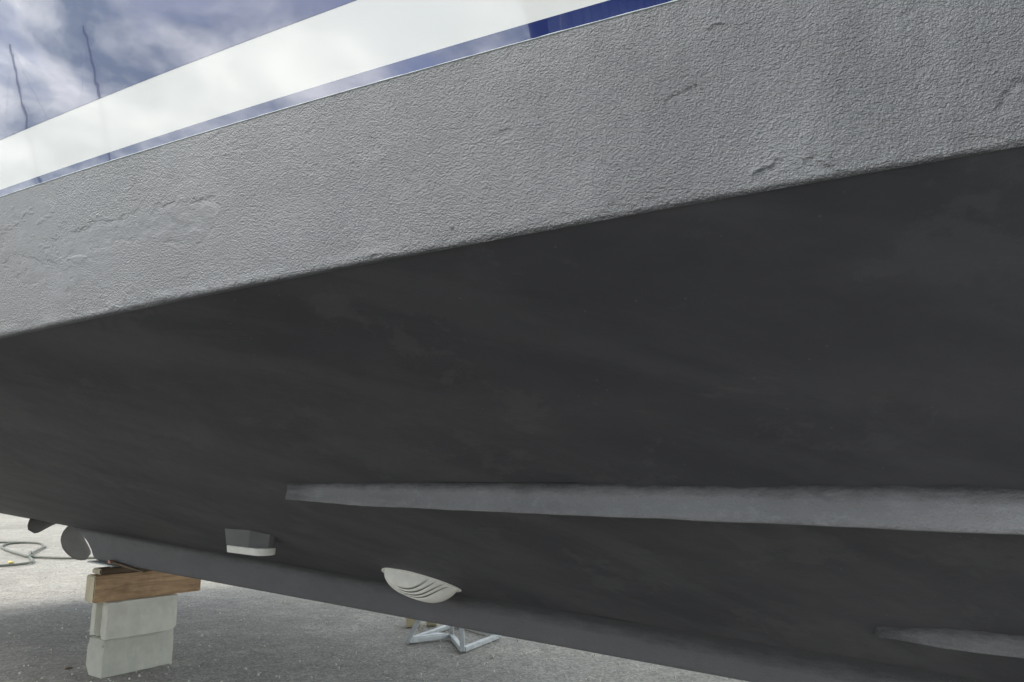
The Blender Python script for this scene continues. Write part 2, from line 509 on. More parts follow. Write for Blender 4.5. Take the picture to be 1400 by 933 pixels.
# --- painted-over flakes and dents: polygons in (s, h), metres
FL = [  # (points, depth m, edge wobble, smooth inside)
    ([(.490, 1.600), (.468, 1.613), (.452, 1.617), (.437, 1.6205), (.427, 1.612), (.433, 1.603), (.450, 1.6015), (.468, 1.597), (.480, 1.5945)], 0.0016, .0035, .6),
    ([(.745, 1.594), (.737, 1.6085), (.722, 1.611), (.709, 1.606), (.704, 1.598), (.716, 1.5975), (.730, 1.592)], 0.0012, .003, .5),
    ([(1.003, 1.598), (.990, 1.614), (.960, 1.613), (.935, 1.607), (.917, 1.600), (.950, 1.596), (.98, 1.592)], 0.0009, .006, .5),
    ([(1.132, 1.640), (1.10, 1.634), (1.049, 1.600), (1.055, 1.580), (1.085, 1.596), (1.12, 1.62)], 0.0008, .008, .5),
    ([(1.78, 1.573), (1.70, 1.590), (1.641, 1.595), (1.56, 1.594), (1.49, 1.594), (1.44, 1.600), (1.39, 1.601), (1.345, 1.600), (1.300, 1.600), (1.296, 1.570), (1.31, 1.548),
      (1.325, 1.520), (1.345, 1.500), (1.37, 1.515), (1.40, 1.512), (1.434, 1.518), (1.47, 1.527), (1.53, 1.533), (1.56, 1.548), (1.62, 1.535), (1.70, 1.53), (1.76, 1.545)], 0.0010, .007, .85),
    ([(1.97, 1.55), (1.94, 1.56), (1.88, 1.56), (1.83, 1.545), (1.80, 1.51), (1.843, 1.482), (1.88, 1.488), (1.908, 1.500), (1.935, 1.525)], 0.0009, .007, .85),
    ([(.377, 1.477), (.362, 1.486), (.345, 1.493), (.330, 1.494), (.338, 1.485), (.356, 1.476)], 0.0014, .004, .3),
    ([(.318, 1.488), (.300, 1.494), (.280, 1.484), (.266, 1.466), (.283, 1.468), (.300, 1.476)], 0.0014, .005, .2),
]
def seg_dist(px, py, poly):
    d = np.full(px.shape, 9.0); inside = np.zeros(px.shape, bool)
    n = len(poly)
    for i in range(n):
        x0, y0 = poly[i]; x1, y1 = poly[(i + 1) % n]
        dx, dy = x1 - x0, y1 - y0
        t = np.clip(((px - x0) * dx + (py - y0) * dy) / (dx * dx + dy * dy), 0, 1)
        d = np.minimum(d, np.hypot(px - x0 - t * dx, py - y0 - t * dy))
        c = ((y0 > py) != (y1 > py)) & (px < dx * (py - y0) / (dy if abs(dy) > 1e-9 else 1e-9) + x0)
        inside ^= c
    return np.where(inside, -d, d)
def crease(px, py, pts, wd):
    d = np.full(px.shape, 9.0)
    for (x0, y0), (x1, y1) in zip(pts, pts[1:]):
        dx, dy = x1 - x0, y1 - y0
        t = np.clip(((px - x0) * dx + (py - y0) * dy) / (dx * dx + dy * dy), 0, 1)
        d = np.minimum(d, np.hypot(px - x0 - t * dx, py - y0 - t * dy))
    return np.exp(-(d / wd) ** 2)

def band_relief(s, h):
    sx, hy = s * 1.0, h * 1.0
    wx = sx + 0.004 * fbm(sx * 60, hy * 60, 2, 51); wy = hy + 0.004 * fbm(sx * 60, hy * 60, 2, 61)
    st = fbm(wx * 165, wy * 215, 3, 5, 0.6)
    st2 = fbm(wx * 80, wy * 120, 2, 15)
    amp = 0.00095 * (1 + 0.55 * sstep(1.0, 0.0, sx)) * (0.8 + 0.45 * fbm(sx * 5, hy * 8, 3, 25))
    amp = amp * (1 - 0.5 * sstep(1.3, 2.2, sx))
    # smoother, over-painted areas at the aft end of the band
    sm = sstep(0.0, 0.35, fbm(sx * 4.2, hy * 7, 4, 35)) * sstep(1.15, 1.6, sx)
    z = st * amp * 0.45 + st2 * amp * 0.25
    z += 0.0010 * sstep(.45, .85, fbm(sx * 34, hy * 40, 4, 44)) * sstep(.1, .35, fbm(sx * 3, hy * 6, 2, 47))
    keep = 1 - 0.6 * sm
    drop = 0
    wob = fbm(sx * 95, hy * 150, 4, 77, 0.7)
    wob2 = fbm(sx * 22, hy * 34, 3, 78, 0.6)
    for poly, dep, wb, smooth in FL:
        d = seg_dist(sx, hy, poly) + wob * wb * 1.5 + wob2 * wb * 1.6
        k = sstep(0.0012, -0.0012, d)
        part = sstep(-.35, .35, fbm(sx * 34, hy * 42, 2, 91))      # the edge heals over here and there
        drop = drop + k * dep * 1.15 * (0.35 + 0.65 * part)
        keep = keep * (1 - sstep(0.009, -0.014, d + 0.006 * wob2) * smooth * .5)
    z = z * keep - drop
    z += 0.0030 * crease(sx + .004 * wob, hy + .003 * wob, [(.377, 1.479), (.362, 1.4865), (.350, 1.4905)], .0028) * (0.7 + .6 * wob)
    z += 0.0026 * crease(sx + .004 * wob, hy + .004 * wob, [(.268, 1.464), (.278, 1.470), (.284, 1.480), (.296, 1.486)], .0030) * (0.7 + .6 * wob)
    z -= 0.0022 * crease(sx + .003 * wob, hy + .003 * wob, [(.062, 1.546), (.078, 1.545), (.090, 1.530), (.095, 1.515)], .004)
    z += 0.0016 * crease(sx + .002 * wob, hy + .002 * wob, [(.414, 1.701), (.404, 1.7045), (.392, 1.703)], .0022)
    z += 0.0036 * crease(sx, hy, [(.82, 1.466), (.8201, 1.4661)], .0024)
    # scabs of old paint along a few belts, then small pits and lumps
    belt = sstep(.05, .45, fbm(sx * 2.6 + 5, hy * 9, 3, 133))
    scab = sstep(.30, .36, fbm(sx * 30, hy * 62, 4, 141, .6)) * belt
    z += 0.0006 * scab
    cell = fbm(sx * 38, hy * 38, 2, 111)
    z -= 0.0007 * sstep(.68, .80, cell)
    return z, np.clip(keep * (0.62 + 0.5 * sstep(1.9, .4, sx)) * (0.85 + 0.35 * fbm(sx * 6, hy * 9, 3, 27)), 0, 1.4)

RC = 0.015     # chine radius
def make_band(side=1, dense=1500, rows=200):
    # across: first an arc round the chine, then the flat to the top edge
    na = 14 if side > 0 else 5
    s = s_samples(-1.9, dense if side > 0 else 120, 24, 60, -0.10, 2.15)
    b, hc, f, hk = fb(s), fhc(s), fflare(s), fhk(s)
    # direction of panel (down-inboard) and of topside (up-outboard)
    pd = np.stack([-(b - .03), -(hc - hk)], -1); pd /= np.linalg.norm(pd, axis=1, keepdims=True)
    td = np.stack([f, np.ones_like(f)], -1); td /= np.linalg.norm(td, axis=1, keepdims=True)
    cosang = (pd * td).sum(1); half = np.arccos(np.clip(cosang, -1, 1)) / 2
    tl = RC / np.tan(half)
    P0 = np.stack([b, hc], -1) + pd * tl[:, None]
    P1 = np.stack([b, hc], -1) + td * tl[:, None]
    bis = pd + td; bis /= np.linalg.norm(bis, axis=1, keepdims=True)
    Cc = np.stack([b, hc], -1) + bis * (RC / np.sin(half))[:, None]
    out = []
    for k in range(na):
        t = k / na
        a = (P0 - Cc) * (1 - t) + (P1 - Cc) * t
        a /= np.linalg.norm(a, axis=1, keepdims=True)
        out.append((Cc + a * RC, a))
    nf = np.stack([td[:, 1], -td[:, 0]], -1)
    top = ftop(s); T = np.stack([b + f * (top - hc), top], -1)
    nr = rows if side > 0 else 4
    for j in range(nr + 1):
        v = j / nr
        out.append((P1 * (1 - v) + T * v, nf))
    V = []; K = []
    for q, (p, n) in enumerate(out):
        if side > 0:
            h = p[:, 1]
            z, kp = band_relief(s, np.where(q < na, hc - (na - q) * 0.0009, h))
            e = sstep(0, 3, np.full_like(z, float(q)))
            vis = sstep(-.3, -.1, s) * sstep(4, 2.6, s)
            z = z * e * vis
            # lumpy chine, then a slight brushed roll at the top edge
            if q <= na + 12: z = z + 0.0034 * fbm(s * 11, p[:, 1] * 20, 4, 201) * vis * sstep(0, 6, np.full_like(z, float(q))) * sstep(na + 12, na, np.full_like(z, float(q)))
            z = np.where(q > len(out) - 4, z * 0.3, z) + 0.0016
        else:
            z = np.full_like(s, 0.0016); kp = np.ones_like(s)
        K.append(kp)
        pw, ph = p[:, 0] + n[:, 0] * z, p[:, 1] + n[:, 1] * z
        V.append(np.stack([s, np.maximum(pw, 0.002) * side, ph], -1))
    o = grid_mesh('waterline_band', np.array(V), A_BAND, boat, True, flip=(side < 0))
    KC = np.repeat(np.clip((np.arange(len(V)) - 1.0) / (na - 1), 0, 1)[:, None], len(s), 1)
    at = o.data.attributes.new('coat', 'FLOAT', 'POINT'); at.data.foreach_set('value', KC.reshape(-1).astype(np.float32))  # 'coat' holds the tone blend from painted underside shade to band grey
    at = o.data.attributes.new('grain', 'FLOAT', 'POINT'); at.data.foreach_set('value', np.array(K).reshape(-1).astype(np.float32))
    return P0, s
make_band(1); make_band(-1)

# brushed top edge of the antifouling (a thin raised lip of paint)
def make_edge(side=1):
    s = s_samples(-1.7, 900 if side > 0 else 60, 10, 30)
    h0 = ftop(s)
    wv = 0.0007 * fbm(s * 30, s * 0 + 3, 4, 401) + 0.0004 * fbm(s * 160, s * 0 + 8, 3, 405)
    rows = []
    for dh, pr in ((-0.0004, 0.0012), (0.0000, 0.0026), (0.0010, 0.0026), (0.0017, 0.0016), (0.0021, 0.0002)):
        h = h0 + dh + (wv if dh > 0 else 0)
        rows.append(np.stack([s, (wtop(s, h) + pr) * side, h], -1))
    grid_mesh('paint_edge', np.array(rows), EDGE, boat, True, flip=(side < 0))
make_edge(1); make_edge(-1)

for sd_ in (1, -1):
    dn = 420 if sd_ > 0 else 60
    strip('boot_stripe', lambda s: ftop(s) - 0.001, fwb, 5, NAVY, dn, 0.0004, sd_)
    strip('white_stripe', fwb, fwt, 9, WHITE, dn, 0.0, sd_)
    strip('topside', fwt, lambda s: SHEER + 0.0 * s, 16, NAVY, dn, 0.0004, sd_)

# --- bottom panels
def fpanel(s, F):
    """point of the bottom panel: F=0 at the centreline, 1 at the chine (slight fillet at the keel)"""
    b, hc, hk = fb(s), fhc(s), fhk(s)
    w = b * F
    h = hk + (hc - hk) * F
    return w, h
def make_bottom(side=1):
    s = s_samples(-1.93, 900 if side > 0 else 120, 30, 150 if side > 0 else 60, -0.3, 3.0)
    b, hc, hk = fb(s), fhc(s), fhk(s)
    L = np.hypot(b, hc - hk)
    rows = []
    n = 130 if side > 0 else 24
    for j in range(n + 1):
        F = (j / n)
        Fm = 1 - np.clip(RC * 0.0 + 0.004, 0, 1) / np.maximum(L, .05)
        F_ = F * Fm
        w, h = b * F_, hk + (hc - hk) * F_
        z = 0.0
        if side > 0:
            z = 0.0045 * fbm(s * 2.4 + F * 3.0, F * 5 - s * 1.2, 5, 301) + 0.0010 * fbm(s * 11 + F * 9, F * 14, 4, 311)
            z = z * sstep(0.0, .08, np.full_like(s, F)) * sstep(1.0, .95, np.full_like(s, F))
            # hollow just above the keel
        nx, nz = (hc - hk) / L, -b / L
        rows.append(np.stack([s, np.maximum(w + nx * z, 0.0) * side, h + nz * z], -1))
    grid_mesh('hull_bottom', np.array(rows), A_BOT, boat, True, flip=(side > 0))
make_bottom(1); make_bottom(-1)

# --- keel: bar keel with filleted root and rounded aft end
def make_keel():
    # profile of bottom edge vs s and the aft curve
    ss = np.concatenate([np.linspace(-1.2, 4.6, 140), np.linspace(4.65, 5.24, 26)])
    aft = [(4.80, .566), (4.895, .580), (4.933, .618), (5.007, .664), (5.091, .698), (5.209, .724), (5.24, .738)]
    ax, ay = zip(*aft)
    def hb(s):
        base = 0.570 + 0.0 * s + 0.315 * np.clip(-0.3 - s, 0, 9) ** 2
        return np.where(s > 4.80, np.interp(s, ax, ay), base)
    rows = []
    bot, hk, b, hc = hb(ss), fhk(ss), fb(ss), fhc(ss)
    bot = np.minimum(bot, hk + .002)
    slope = (hc - hk) / b
    HW = 0.034
    # one side, from bottom centre, round the lower corner, up the side, fillet into the bottom panel
    prof = []
    prof.append((0 * ss, bot))
    prof.append((0 * ss + HW - .010, bot))
    prof.append((0 * ss + HW - .003, bot + .003))
    prof.append((0 * ss + HW, bot + .010))
    for v in np.linspace(.12, .8, 8):
        y = bot + .010 + (hk - bot - .016) * v
        prof.append((0 * ss + HW + .0006 * fbm(ss * 6, y * 30, 3, 501), np.maximum(y, bot)))
    fr = 0.018
    for t in np.linspace(0, 1, 9):
        ang = t
        w = HW + fr * 1.25 * t ** 2
        h = (hk - .012) + (0.012 + slope * (HW + fr * 1.25)) * t ** 0.9 - 0.0035 * (1 - t) * 0 + 0.0
        hl = hk + slope * w - .004 * (1 - t) + (.0 if t < 1 else .004)
        prof.append((w + 0 * ss, np.minimum(h, hl)))
    for side in (1, -1):
        V = np.array([np.stack([ss, p * side, q], -1) for p, q in prof])
        rows.append(V)
    full = np.concatenate([rows[1][::-1], rows[0][1:]], 0)
    o = grid_mesh('keel', full, A_KEEL, boat, True, flip=True)
    wr = [.5, .6, .8, 1.0] + [1.0] * 6 + [.9, .75] + [.6, .5, .4, .32, .24, .16, .1, .05, 0]  # painted shade: darkens the lower edge and the fillet under the hull
    wr = wr[::-1] + wr[1:]
    K = np.repeat(np.array(wr)[:, None], full.shape[1], 1)
    at = o.data.attributes.new('light_mix', 'FLOAT', 'POINT'); at.data.foreach_set('value', K.reshape(-1).astype(np.float32))
make_keel()

# --- spray rails
def rail(s0, s1, root, bottom, out, side, lit_scale, taper1, seed, n=420):
    s = np.linspace(s0, s1, n)
    b, hc, hk = fb(s), fhc(s), fhk(s)
    slope = (hc - hk) / (b)
    hr = root(s); wr = (hr - hk) / slope
    hb = bottom(s)
    g = np.ones_like(s)
    if taper1: g = sstep(s1 + 1e-6, s1 - taper1, s) * .18 + .82
    wo = wr + out * g
    hb = hr + (hb - hr) * (0.18 + 0.82 * g)
    rows = []
    ww = lambda k: (fbm(s * 11, s * 0 + k, 3, seed) * .0016) * (side > 0)
    # concave fillet out of the hull, side face, sharp lower edge, underside back to the hull
    light_mix = []
    for t in (0, .06, .12, .19, .26, .34, .42, .5, .6, .7, .8, .9, 1.0):
        # Bezier in the section: starts along the panel, turns into the near-vertical side face
        L1, L2 = 0.017, 0.018
        a0w, a0h = wr + L1, hr + L1 * slope
        a1w, a1h = wr + .000, hr - .0
        a2w, a2h = wr + (wo - wr) * .35, hr + (hb - hr) * .45
        q = 1 - t
        w = q**3 * a0w + 3*q*q*t * a1w + 3*q*t*t * a2w + t**3 * wo
        h = q**3 * a0h + 3*q*q*t * a1h + 3*q*t*t * a2h + t**3 * hb
        light_mix.append(min(1, .08 + t * 1.35))
        rough = 0.0011 * fbm(s * 60, h * 120, 4, seed + 7, .6) * min(1, t * 4) * (side > 0)
        rows.append((w + rough + ww(2) * min(1, t * 3), h))
    rows.append((wo - .0015, hb - .0022 + ww(5)))
    rows.append((wo - .006, hb - .0035 + ww(5)))
    wi = (hb - .004 - hk) / slope - 0.004
    rows.append((wi, hb - .004))
    V = np.array([np.stack([s, p * side, q], -1) for p, q in rows])
    # aft end closed by a slanting face
    end = V[:, -1, :].copy(); c = end[-1].copy()
    end2 = end.copy()
    end2[:, 0] += np.linspace(0.004, .03, len(end2))
    end2[:, 1] = (c[1] + (end2[:, 1] - c[1]) * .05)
    end2[:, 1] = (end2[:, 2] - hk[-1]) / slope[-1] * side - .006 * side
    fr = V[:, 0, :].copy(); fr[:, 1] = (fr[:, 2] - hk[0]) / slope[0] * side - .004 * side; fr[:, 0] -= .03
    V = np.concatenate([fr[:, None], V, end2[:, None]], 1)
    light_mix += [.9, .3, .0]
    o = grid_mesh('spray_rail', V, RAILM, boat, True, flip=(side > 0))
    K = np.repeat(np.array(light_mix)[:, None], V.shape[1], 1); K *= lit_scale; K[:, -1] = .0; K *= (.45 + .55 * sstep(0, 26, np.arange(V.shape[1])[::-1].astype(float)))  # shading painted along the rail: dark fillet, underside and aft tip
    at = o.data.attributes.new('light_mix', 'FLOAT', 'POINT'); at.data.foreach_set('value', K.reshape(-1).astype(np.float32))
    return o
RAILM = A_MID
for sd_ in (1, -1):
    rail(-1.1, 1.815, lambda s: 1.036 + .005 * np.clip(s, 0, 2), lambda s: .9775 + .0125 * np.clip(s, 0, 2), .012, sd_, 1.0, .30, 610)
    rail(-0.6, 0.475, lambda s: .790 - .066 * s, lambda s: .7405 + 0 * s, .008, sd_, .62, .12, 660, 260)

# --- transom and deck so that the hull is closed
def make_caps():
    s = S_T
    prof = [(0.0, float(fhk(s))), (float(fb(s)), float(fhc(s)))]
    for h in np.linspace(float(fhc(s)) + .05, SHEER, 8): prof.append((float(wtop(s, h)), float(h)))
    bm = bmesh.new()
    pts = [bm.verts.new((s, -w, h)) for w, h in reversed(prof[1:])] + [bm.verts.new((s, w, h)) for w, h in prof]
    bm.faces.new(pts)
    bm_obj('transom', bm, WHITE, boat)
    s0 = stem_s(SHEER)
    ss = np.linspace(s0, S_T, 80)
    w = wtop(ss, SHEER)
    rows = [np.stack([ss, w * k, SHEER + 0.06 * (1 - k * k) + 0 * ss], -1) for k in np.linspace(-1, 1, 9)]
    grid_mesh('deck', np.array(rows), WHITE, boat, True)
    bm = bmesh.new()
    for sd in (1, -1):
        add_tube(bm, [(a, b_ * sd, SHEER + .02) for a, b_ in zip(ss[::2], w[::2])], .03, 8)
    bm_obj('rub_rail', bm, WHITE, boat, True)
    bm = bmesh.new()
    v = add_box(bm, (3.2, 0, SHEER + .42), (3.6, 2.0, .78))
    for q in v:
        if q.co.z > SHEER + .5:
            q.co.y *= .82; q.co.x = 3.2 + (q.co.x - 3.2) * .78
    bm_obj('cabin', bm, WHITE, boat, False, .06, 3)
make_caps()

# --- through-hull scoop strainer
def panel_pt(s, w):
    hk, hc, b = float(fhk(s)), float(fhc(s)), float(fb(s))
    sl = (hc - hk) / b
    p = Vector((s, w, hk + sl * w))
    n = Vector((0, sl, -1)).normalized()
    a = Vector((0, 1, sl)).normalized()
    return p, n, a
def make_strainer(parent=boat):
    s_a, w_a, s_f, w_f = 2.045, .168, 1.745, .104
    ax = None
    p0, n0, _ = panel_pt(s_a, w_a); p1, n1, _ = panel_pt(s_f, w_f)
    X = (p1 - p0).normalized(); L = (p1 - p0).length
    N = ((n0 + n1) / 2); N = (N - X * N.dot(X)).normalized()
    Yv = N.cross(X).normalized()
    root = empty('x'); bpy.data.objects.remove(root)
    nu, nv = 110, 61
    HW = .062
    V = np.zeros((nv, nu, 3))
    def prof(u):          # depth along the scoop: blunt aft, full belly, rounded forward
        a = min(1.0, max(0, (u - .05)) / .56); a = (1 - (1 - a) ** 2.5) ** .5
        k = 1.0 - max(0, (u - .56) / .43) ** 2.7
        return max(0, a * k) * 0.062
    def half(u):
        a = min(1.0, max(0, (u - .04)) / .30); a = math.sqrt(max(0, 1 - (1 - a) ** 2))
        k = 1.0 - max(0, (u - .45) / .54) ** 3.2
        return max(0.001, a * max(k, 0)) * HW
    US = (.72, .80, .88, .95)
    P0K = dict(zip(US, (.60, .72, .84, .95)))
    def phik(u, uk):      # louvre line: along the belly, then up to the flange (phi 0) at uk
        return P0K[uk] * (1 - max(0, (u - .26) / (uk - .26)) ** 2.8)
    for i in range(nv):
        th = math.pi * i / (nv - 1)
        for j in range(nu):
            u = j / (nu - 1)
            d, hw = prof(u), half(u)
            y = math.cos(th) * hw
            z = (math.sin(th) ** .8) * d
            gph = 1 - abs(th - math.pi / 2) / (math.pi / 2)
            gr = 0
            for uk in US:
                pk = phik(u, uk)
                if .28 < u < uk and .03 < pk:
                    gr = max(gr, math.exp(-((gph - pk) / .035) ** 2) * min(1, (u - .28) / .06))
            z2 = z - gr * min(.008, z * .4)
            y2 = y * (1 - gr * .10)
            P = p0 + X * (u * L) + Yv * y2 + N * (z2 + .0035)
            V[i, j] = P
    body = grid_mesh('strainer_scoop', V, CREAM, boat, True)
    # dark slots sunk in the grooves, on both flanks
    for uk in US:
        for sg in (-1, 1):
            pts = []
            for j in range(24):
                u = .33 + (uk - .03 - .33) * j / 23
                ph = phik(u, uk)
                th = math.pi / 2 * (1 + sg * (1 - ph))
                d, hw = prof(u), half(u)
                z = (math.sin(th) ** .8) * d - min(.0035, d * .3); y = math.cos(th) * hw * .93
                pts.append(p0 + X * (u * L) + Yv * y + N * (z + .0035))
            bm = bmesh.new(); add_tube(bm, pts, [.0006 + .0013 * math.sin(math.pi * j / 23) for j in range(24)], 6)
            bm_obj('slot', bm, SLOT, body, True)
    # flange against the hull
    bm = bmesh.new()
    ring = []
    for k in range(48):
        t = 2 * math.pi * k / 48
        u = .5 + .52 * math.cos(t)
        e = HW * 1.12 * math.copysign(abs(math.sin(t)) ** 1.15, math.sin(t)) * (1 - .12 * math.cos(t))
        ring.append(p0 + X * (u * L) + Yv * e)
    lo = [bm.verts.new(p - N * .004) for p in ring]; hi = [bm.verts.new(p + N * .0045) for p in ring]
    for k in range(48):
        bm.faces.new((lo[k], lo[(k + 1) % 48], hi[(k + 1) % 48], hi[k]))
    bm.faces.new(hi)
    bm_obj('flange', bm, CREAM, body)
make_strainer()

# --- echo sounder transducer on its fairing block
def make_transducer():
    s0, s1 = 2.625, 2.345           # aft, forward
    wc, hw = .405, .040
    zb = .820                      # level underside of fairing
    def outline(z, grow, square, n=14):
        pts = []
        # aft end square, forward end rounded; widths about wc
        a, f = s0 - grow * 1.6, s1 + grow
        w = hw - grow * .1
        pts += [(a, wc + w), (a, wc - w)]
        if square:
            pts += [(f + .10, wc - w), (f + .02, wc - w * .25), (f + .02, wc + w * .25), (f + .10, wc + w)]
        else:
            for k in range(n + 1):
                q = -math.pi / 2 - math.pi * k / n
                pts.append((f + w + .018 + w * math.cos(q), wc + w * math.sin(q)))
        return pts
    def sh(name, z0, z1, g0, g1, mat, par, bev):
        bm = bmesh.new()
        sq = name == 'transducer_fairing'
        A, B = outline(z0, g0, sq), outline(z1, g1, sq)
        def top(p, z): return z
        va = []
        for (x, y) in A:
            zz = z0
            if z0 > .85:
                zz = float(fhk(x) + (fhc(x) - fhk(x)) / fb(x) * y) + .01
            va.append(bm.verts.new((x, y, zz)))
        vb = [bm.verts.new((x, y, z1)) for (x, y) in B]
        n = len(A)
        for k in range(n): bm.faces.new((va[k], va[(k + 1) % n], vb[(k + 1) % n], vb[k]))
        bm.faces.new(va); bm.faces.new(list(reversed(vb)))
        return bm_obj(name, bm, mat, par, False, bev, 2)
    f = sh('transducer_fairing', .9, zb, 0.0, .012, FAIR, boat, 0)
    sh('transducer', zb - .0005, zb - .026, .012, .015, CREAM, f, .004)
make_transducer()

# --- twin propellers; outline of the blade (w, h) relative to the hub, in the disc plane
HUB = (-.275, .775)
BL = [(-.23, .706), (-.205, .668), (-.193, .63), (-.192, .599), (-.206, .547), (-.225, .52), (-.245, .497), (-.268, .478), (-.292, .463), (-.327, .454), (-.357, .457),
      (-.384, .497), (-.381, .52), (-.369, .545), (-.339, .6), (-.319, .649), (-.30, .70), (-.285, .76), (-.262, .76)]
def make_prop(mirror=1):
    sp = 6.1
    bm = bmesh.new()
    cx, cz = HUB[0], HUB[1]
    prof = [(-.10, .018), (-.09, .034), (-.05, .040), (.03, .040), (.06, .034), (.085, .018), (.09, .004)]
    rings = []
    for ds, r in prof:
        rings.append([bm.verts.new((sp + ds, mirror * (cx + r * math.cos(t)), cz + r * math.sin(t))) for t in [2 * math.pi * k / 18 for k in range(18)]])
    for A, B in zip(rings, rings[1:]):
        for k in range(18): bm.faces.new((A[k], A[(k + 1) % 18], B[(k + 1) % 18], B[k]))
    bm.faces.new(rings[-1]); bm.faces.new(list(reversed(rings[0])))
    hub = bm_obj('propeller', bm, PROPM, boat, True)
    for q in range(4):
        ang = q * math.pi / 2
        bm = bmesh.new()
        # triangulated disc of the outline, twisted towards the hub, with thickness
        N = len(BL)
        c = (sum(p[0] for p in BL) / N - cx, sum(p[1] for p in BL) / N - cz)
        def place(y, z, off):
            r = math.hypot(y, z)
            tw = (y + .05 * (z / .3)) * (.55 - .9 * min(r, .3)) + off      # pitch
            ca, sa = math.cos(ang), math.sin(ang)
            yy, zz = y * ca - z * sa, y * sa + z * ca
            return (sp + tw, mirror * (cx + yy), cz + zz)
        lay = []
        for sgn in (1, -1):
            rg = []
            for f, th in ((1.0, .0008), (.85, .005), (.55, .008), (.25, .009)):
                rg.append([bm.verts.new(place(c[0] + (p[0] - cx - c[0]) * f, c[1] + (p[1] - cz - c[1]) * f, sgn * th)) for p in BL])
            cv = bm.verts.new(place(c[0], c[1], sgn * .009))
            for A, B in zip(rg, rg[1:]):
                for k in range(N): bm.faces.new((A[k], A[(k + 1) % N], B[(k + 1) % N], B[k]))
            for k in range(N): bm.faces.new((rg[-1][k], rg[-1][(k + 1) % N], cv))
            lay.append(rg[0])
        for k in range(N): bm.faces.new((lay[0][k], lay[0][(k + 1) % N], lay[1][(k + 1) % N], lay[1][k]))
        bm_obj('blade', bm, PROPM if q == 0 else PROPD, hub, True)  # first blade in the lit tone, shade painted into the others
    bm = bmesh.new()
    add_tube(bm, [(sp - .09, mirror * cx, cz), (sp - 1.0, mirror * cx, cz + .07), (sp - 1.5, mirror * cx, cz + .11)], .018, 10)
    bm_obj('propeller_shaft', bm, GALV, boat, True)
    bm = bmesh.new()
    v = add_box(bm, (7.35, 0, .66), (.26, .03, .42))
    for q in v:
        if q.co.z < .7: q.co.x = 7.35 + (q.co.x - 7.35) * .7
    # rudders hang further aft, only in view from the side
    bm_obj('rudder', bm, A_BOT, boat, False, .008)
make_prop(1)

# ------------------------------------------------------------------ block stack under the keel
def make_block(name, label, c, rotz, dims, mat, groove):
    """concrete block with a recess in its end, chipped edges"""
    lx, ly, lz = dims
    o_bm = bmesh.new()
    # footprint (x along the length); near end at -lx/2
    x0, x1, y0, y1 = -lx / 2, lx / 2, -ly / 2, ly / 2
    if groove:
        g, d = ly * .22, .028
        fp = [(x0, y0), (x1, y0), (x1, y1), (x0, y1), (x0, g + .004), (x0 + d, g - .008), (x0 + d, -g + .008), (x0, -g - .004)]
    else:
        fp = [(x0, y0), (x1, y0), (x1, y1), (x0, y1)]
    lo = [o_bm.verts.new((x, y, 0)) for x, y in fp]; hi = [o_bm.verts.new((x * .995, y * .985, lz)) for x, y in fp]
    n = len(fp)
    for k in range(n): o_bm.faces.new((lo[k], lo[(k + 1) % n], hi[(k + 1) % n], hi[k]))
    o_bm.faces.new(list(reversed(lo))); o_bm.faces.new(hi)
    bmesh.ops.bevel(o_bm, geom=[e for e in o_bm.edges if e.calc_face_angle(0) > .4], offset=.0045, segments=2, affect='EDGES')
    bmesh.ops.triangulate(o_bm, faces=[f for f in o_bm.faces if len(f.verts) > 4])
    for _ in range(4):
        long_e = [e for e in o_bm.edges if e.calc_length() > .028]
        if not long_e: break
        bmesh.ops.subdivide_edges(o_bm, edges=long_e, cuts=1)
        bmesh.ops.triangulate(o_bm, faces=[f for f in o_bm.faces if len(f.verts) > 4])
    from mathutils import noise as mn
    for v in o_bm.verts:
        p = v.co + Vector((c[0] * 3, c[1] * 3, c[2] * 5))
        k = mn.noise(p * 22) * .0012 + mn.noise(p * 7) * .0015
        edge = (abs(abs(v.co.x) - lx / 2) < .02) + (abs(abs(v.co.y) - ly / 2) < .02) + (v.co.z < .012 or v.co.z > lz - .012)
        chip = max(0, mn.noise(p * 16 + Vector((5, 5, 5))) - .18) * .035 if edge >= 2 else 0
        cc = Vector((v.co.x / lx, v.co.y / ly, (v.co.z - lz / 2) / lz)).normalized()
        zk = v.co.z
        v.co += cc * (k - chip)
        if zk < 1e-4: v.co.z = max(v.co.z, 0.0)
    o = bm_obj(name, o_bm, mat, None, True)
    o.data.set_sharp_from_angle(angle=R(30))
    o.location = c; o.rotation_euler = (0, 0, rotz)
    tag(o, label, 'concrete block', 'concrete blocks stacked under the keel')
    return o
def quad_place(front_l, dirx, dirlen, depth):
    """front-left corner, direction of the long visible face; depth goes away to the left"""
    d = Vector((dirx[0], dirx[1], 0)).normalized()
    nrm = Vector((-d.y, d.x, 0))
    c = Vector((*front_l, 0)) + d * dirlen / 2 + nrm * depth / 2
    return c, math.atan2(d.y, d.x)
c1, r1 = quad_place((-2.199, 4.210), (.231, .328), .40, .175)
make_block('concrete_block', 'pale grey-green concrete block standing on the asphalt, lower of the two under the timber', (c1.x, c1.y, 0.0), r1, (.40, .175, .193), CONC2, False)
c2, r2 = quad_place((-2.189, 4.195), (.284, .335), .385, .21)
make_block('concrete_block', 'pale concrete block with a grooved end, upper of the two, right beneath the timber', (c2.x, c2.y, 0.1965), r2, (.385, .21, .191), CONC, True)

